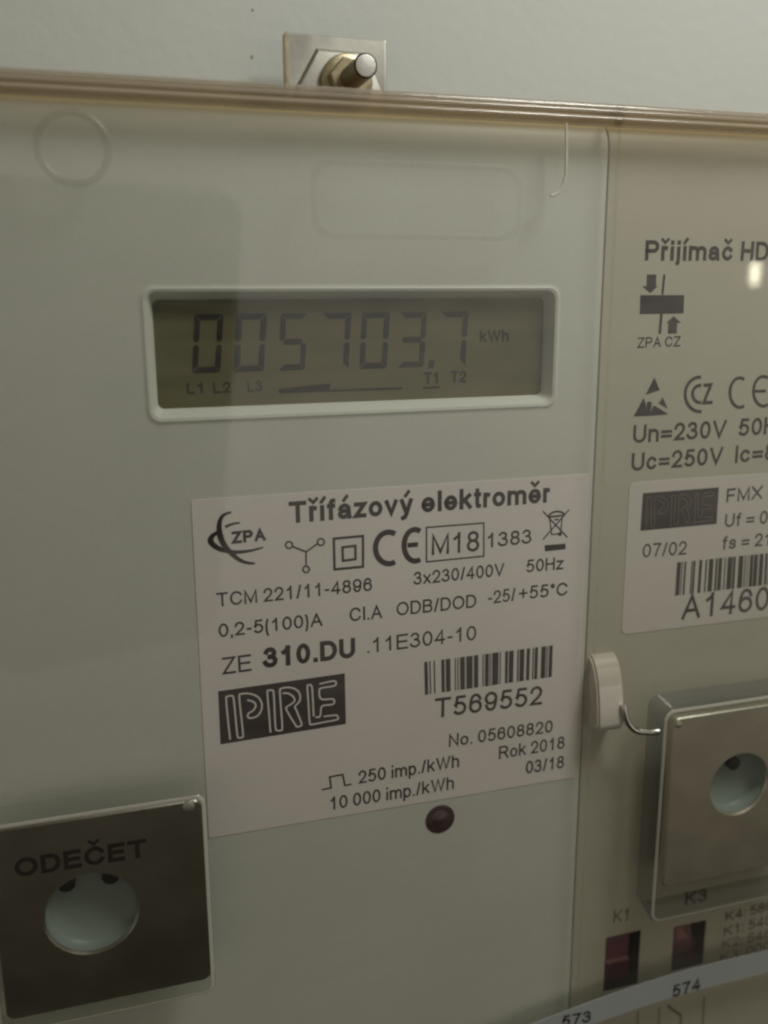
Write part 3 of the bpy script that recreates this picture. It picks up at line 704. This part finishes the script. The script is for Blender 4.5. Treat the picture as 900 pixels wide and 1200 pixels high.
# relay windows: recesses cut into the housing
kw = [(89.7, 126.5, 97.8, 139.5), (105.65, 127.6, 113.5, 138.5)]
for i, (a, b, c, e) in enumerate(kw):
    bm = bmesh.new(); loft(bm, [(rrect(a, b, c, e, .4), -2), (rrect(a, b, c, e, .4), 5)], True, True)
    cut = link('cutter', fix(bm), 'dark')
    md = rh.modifiers.new('cut', 'BOOLEAN'); md.object = cut; md.operation = 'DIFFERENCE'; md.solver = 'EXACT'
    bpy.context.view_layer.update()
    me = bpy.data.meshes.new_from_object(rh.evaluated_get(bpy.context.evaluated_depsgraph_get()))
    rh.modifiers.clear(); rh.data = me
    bpy.data.objects.remove(cut)
rh.data.materials.clear(); rh.data.materials.append(M['receiver'])
auto_smooth(rh, 30)
for i, (a, b, c, e) in enumerate(kw):
    bm = bmesh.new()  # dark lined pocket
    loft(bm, [(rrect(a+.02, b+.02, c-.02, e-.02, .4), .15), (rrect(a+.02, b+.02, c-.02, e-.02, .4), 4.8)], False, True)
    rw = link('relay_window', fix(bm), 'dark', recv)
    bm = bmesh.new()
    if i == 0:
        loft(bm, [(rrect(a+.5, b+1.2, c-1.8, b+6.6, .5), 2.6), (rrect(a+.5, b+1.2, c-1.8, b+6.4, .5), 1.3), (rrect(a+1.0, b+4.6, c-2.4, b+6.0, .4), .8)], True, True)
    else:
        loft(bm, [(rrect(a+.5, b+1.0, c-2.2, b+8.0, .5), 2.6), (rrect(a+.6, b+3.4, c-2.4, b+7.6, .5), 1.2), (rrect(a+1.0, b+4.6, c-2.8, b+6.6, .4), .8)], True, True)
    auto_smooth(link('relay_flag', fix(bm), 'relay', rw), 40)
    bm = bmesh.new()
    if i == 0: loft(bm, [(rrect(a+.6, b+6.0, c-2.0, b+7.1, .3), 1.6), (rrect(a+.7, b+6.2, c-2.2, b+6.9, .2), .6)], True, True)
    else: fill(bm, [(a+1.0, b+1.4), (a+2.6, b+.8), (a+4.4, b+4.4), (a+1.4, b+4.2)], 1.0); face_cam(bm)
    link('relay_tip', fix(bm) if i == 0 else bm, 'relay2', rw)
    bm = bmesh.new()
    box(bm, a+.5, c-.6, e-4.6, e-.5, 2.2, 4.6)
    link('relay_coil', fix(bm), 'relay', rw)
# code card beside the windows
bm = bmesh.new(); loft(bm, [(rrect(117.2, 128.2, 150, 141.0, .3), .002), (rrect(117.2, 128.2, 150, 141.0, .3), -.08)], False, True)
cc = link('code_card', fix(bm), 'lever', recv); cc['label'] = 'small card of relay codes K1 to K4'
for s, x0, y0, x1, y1, mt in (('K4: 580', 850, 1080, 905, 1066, 'ink2'), ('K1: 540', 848, 1097, 904, 1083, 'ink2'), ('K2: 548', 846, 1112.5, 903, 1098.5, 'fadedink'), ('K3: 000', 844, 1128, 902, 1113, 'fadedink')):
    HT(s, x0, y0, x1, y1, 11, wt=.12, par=cc, d=-.08, mat=mt)

# sealing lever of the receiver + wire
bm = bmesh.new()
side = [(0.6, 78.6), (0.6, 64.6), (-.4, 64.75), (-1.5, 65.5), (-2.5, 66.8), (-3.3, 68.6), (-3.95, 71.0), (-4.4, 73.8), (-4.7, 76.8), (-4.5, 77.8), (-3.8, 78.4)]
ua, ub = 82.7, 88.1
A = [bm.verts.new(W(ua, v, d)) for d, v in side]; B = [bm.verts.new(W(ub, v, d)) for d, v in side]
for i in range(len(side)): bm.faces.new((A[i], A[(i+1) % len(side)], B[(i+1) % len(side)], B[i]))
bm.faces.new(A[::-1]); bm.faces.new(B); fix(bm)
bmesh.ops.bevel(bm, geom=[e for e in bm.edges if len(e.link_faces) == 2 and e.calc_face_angle(0) > 1.0], offset=.0004, segments=3, affect='EDGES')
lv = auto_smooth(link('sealing_lever', bm, 'lever', recv), 40); lv['label'] = 'ivory hook-shaped lever standing out beside the label'
p0, p1, p2, p3 = ray(732.5, 834, -5), ray(737, 848, -5.4), ray(746, 857, -5.8), ray(764, 858.5, -6.0)
wp = smooth([(*ray(731.5, 826, -4.8),), p0, p1, p2, ray(755, 858.5, -6), p3, ray(772, 857, -6)], 4)
bm = bmesh.new(); tube(bm, [(u, v, -4.7 - 1.3*i/(len(wp)-1)) for i, (u, v) in enumerate(wp)], .62, 12)
auto_smooth(link('seal_wire', fix(bm), 'wire', recv), 60)['label'] = 'bright bent wire from the lever to the clear pocket'

# terminal marking below
bm = bmesh.new()
swv = lambda u: 135.2 + max(0, (110-u))**1.6*.0118
us = [60 + 6*i for i in range(17)]
top_ = [bm.verts.new(W(u, swv(u), CF-.05)) for u in us]; bot_ = [bm.verts.new(W(u, swv(u)+5.6, CF-.05)) for u in us]
top2 = [bm.verts.new(W(u, swv(u), CF-.2)) for u in us]; bot2 = [bm.verts.new(W(u, swv(u)+5.6, CF-.2)) for u in us]
for i in range(len(us)-1):
    bm.faces.new((top2[i], top2[i+1], bot2[i+1], bot2[i])); bm.faces.new((top_[i], top_[i+1], top2[i+1], top2[i])); bm.faces.new((bot2[i], bot2[i+1], bot_[i+1], bot_[i]))
    bm.faces.new((top_[i], bot_[i], bot_[i+1], top_[i+1]))
bm.faces.new((top_[0], top2[0], bot2[0], bot_[0])); bm.faces.new((top_[-1], bot_[-1], bot2[-1], top2[-1]))
st = link('number_strip', fix(bm), 'strip')
st['label'] = 'bluish white tape with terminal numbers 573 and 574 stuck across the lower covers'; st['category'] = 'marking tape'
text(st, 'printed_number', '574', 788, 1169, 820.5, 1159.6, 14, d=CF-.2, wt=.175)
text(st, 'printed_number', '573', 658, 1204, 692, 1197, 13, d=CF-.2, wt=.175)
# printed switch diagram under the strip
zK = zoom(640, 1020, 3.4615, 0)
marks('switch_diagram', recv, 'fadedink', 0, [([(372, 570), (370, 640)], .3), ([(460, 555), (455, 640)], .3), ([(492, 548), (548, 590)], .55), ([(546, 586), (545, 640)], .4), ([(640, 512), (635, 640)], .3)], z=zK)

# ================================================================== mounting bracket with its bolt, above the cover
bk = thing('mounting_bracket', W(48.5, -36, 54), 'zinc-plated steel hanging bracket with bolt showing above the clear cover', 'bracket')
BD = 48.0
bm = bmesh.new()
loft(bm, [(rrect(38.5, -50.0, 58.7, -22, .3), BD+2.0), (rrect(38.5, -50.0, 58.7, -22, .3), BD+.15), (rrect(38.7, -49.8, 58.5, -22.2, .3), BD)], True, True)
auto_smooth(link('bracket_plate', fix(bm), 'zinc', bk), 30)
bm = bmesh.new()  # bent left edge
loft(bm, [(rrect(38.1, -50.1, 38.7, -22, .2), BD+2.2), (rrect(38.1, -50.1, 38.7, -22, .2), BD-.4)], True, True)
auto_smooth(link('bracket_flange', fix(bm), 'brass', bk), 30)
bm = bmesh.new()
o = [(44.3, -47.6), (54.6, -47.4), (58.0, -40.0), (58.0, -24), (39.6, -24), (39.9, -40.2)]; c = (49, -36)
sh = lambda k: [(c[0]+(x-c[0])*k, c[1]+(y-c[1])*k) for x, y in o]
loft(bm, [(sh(1.0), BD+.1), (sh(.985), BD-.5), (sh(.94), BD-1.1), (sh(.90), BD-1.2)], False, True)
auto_smooth(link('embossed_panel', fix(bm), 'zinc', bk), 20)
bm = bmesh.new(); bu, bv = 49.9, -41.4
hexa = lambda r: [(bu + r*math.cos(math.radians(60*i+10)), bv + r*math.sin(math.radians(60*i+10))) for i in range(6)]
loft(bm, [(circ(bu, bv, 5.2), BD-1.1), (circ(bu, bv, 5.2), BD-2.2), (circ(bu, bv, 4.9), BD-2.4), (circ(bu, bv, 2), BD-2.4)], False, True)
auto_smooth(link('washer', fix(bm), 'brass', bk), 40)
bm = bmesh.new()
loft(bm, [(hexa(4.2), BD-2.3), (hexa(4.2), BD-4.8), (hexa(3.9), BD-5.3), (hexa(2.2), BD-5.3)], False, True)
link('nut', fix(bm), 'brass', bk)
bm = bmesh.new()
L = []
n = 17
for i in range(n+1):
    L.append((circ(bu, bv, 2.2 if i % 2 else 1.95), BD-5.0 - i*.62))
loft(bm, L, False, False)
sd = auto_smooth(link('threaded_stud', fix(bm), 'brass', bk), 80)
bm = bmesh.new(); e = BD-5.0-n*.62
loft(bm, [(circ(bu, bv, 1.95), e), (circ(bu, bv, 1.9), e-.25), (circ(bu, bv, 1.65), e-.32)], False, True)
auto_smooth(link('stud_end', fix(bm), 'studend', sd), 40)

# ================================================================== the phone taking the picture (mirrored faintly in the covers)
ph = thing('smartphone', CM.translation, 'dark smartphone held before the meter, mirrored in its clear cover', 'smartphone')
ph.matrix_world = CM
def camloft(name, loops, mat, caps=(True, True)):
    bm = bmesh.new(); rows = [[bm.verts.new((p[0]*MM, p[1]*MM, z*MM)) for p in pts] for pts, z in loops]
    m = len(rows[0])
    for a, b in zip(rows, rows[1:]):
        for i in range(m): bm.faces.new((a[i], a[(i+1) % m], b[(i+1) % m], b[i]))
    if caps[0]: bm.faces.new(rows[0][::-1])
    if caps[1]: bm.faces.new(rows[-1])
    fix(bm)
    me = bpy.data.meshes.new(name); bm.to_mesh(me); bm.free(); me.materials.append(M[mat])
    o = bpy.data.objects.new(name, me); COL.objects.link(o); o.parent = ph
    return auto_smooth(o, 35)
x0, x1, yb, yt = -30, 46, -124, 31
camloft('body', [(rrect(x0+1, yb+1, x1-1, yt-1, 8), 12), (rrect(x0, yb, x1, yt, 9), 11), (rrect(x0, yb, x1, yt, 9), 5.5), (rrect(x0+1, yb+1, x1-1, yt-1, 8), 4.6)], 'phone')
camloft('lens_ring', [(circ(0, 0, 6), 4.7), (circ(0, 0, 6), 3.6), (circ(0, 0, 4), 3.6), (circ(0, 0, 3.6), 4.2)], 'phone')
camloft('lens_glass', [(circ(0, 0, 3.7), 4.4), (circ(0, 0, 3.6), 4.15)], 'lens')
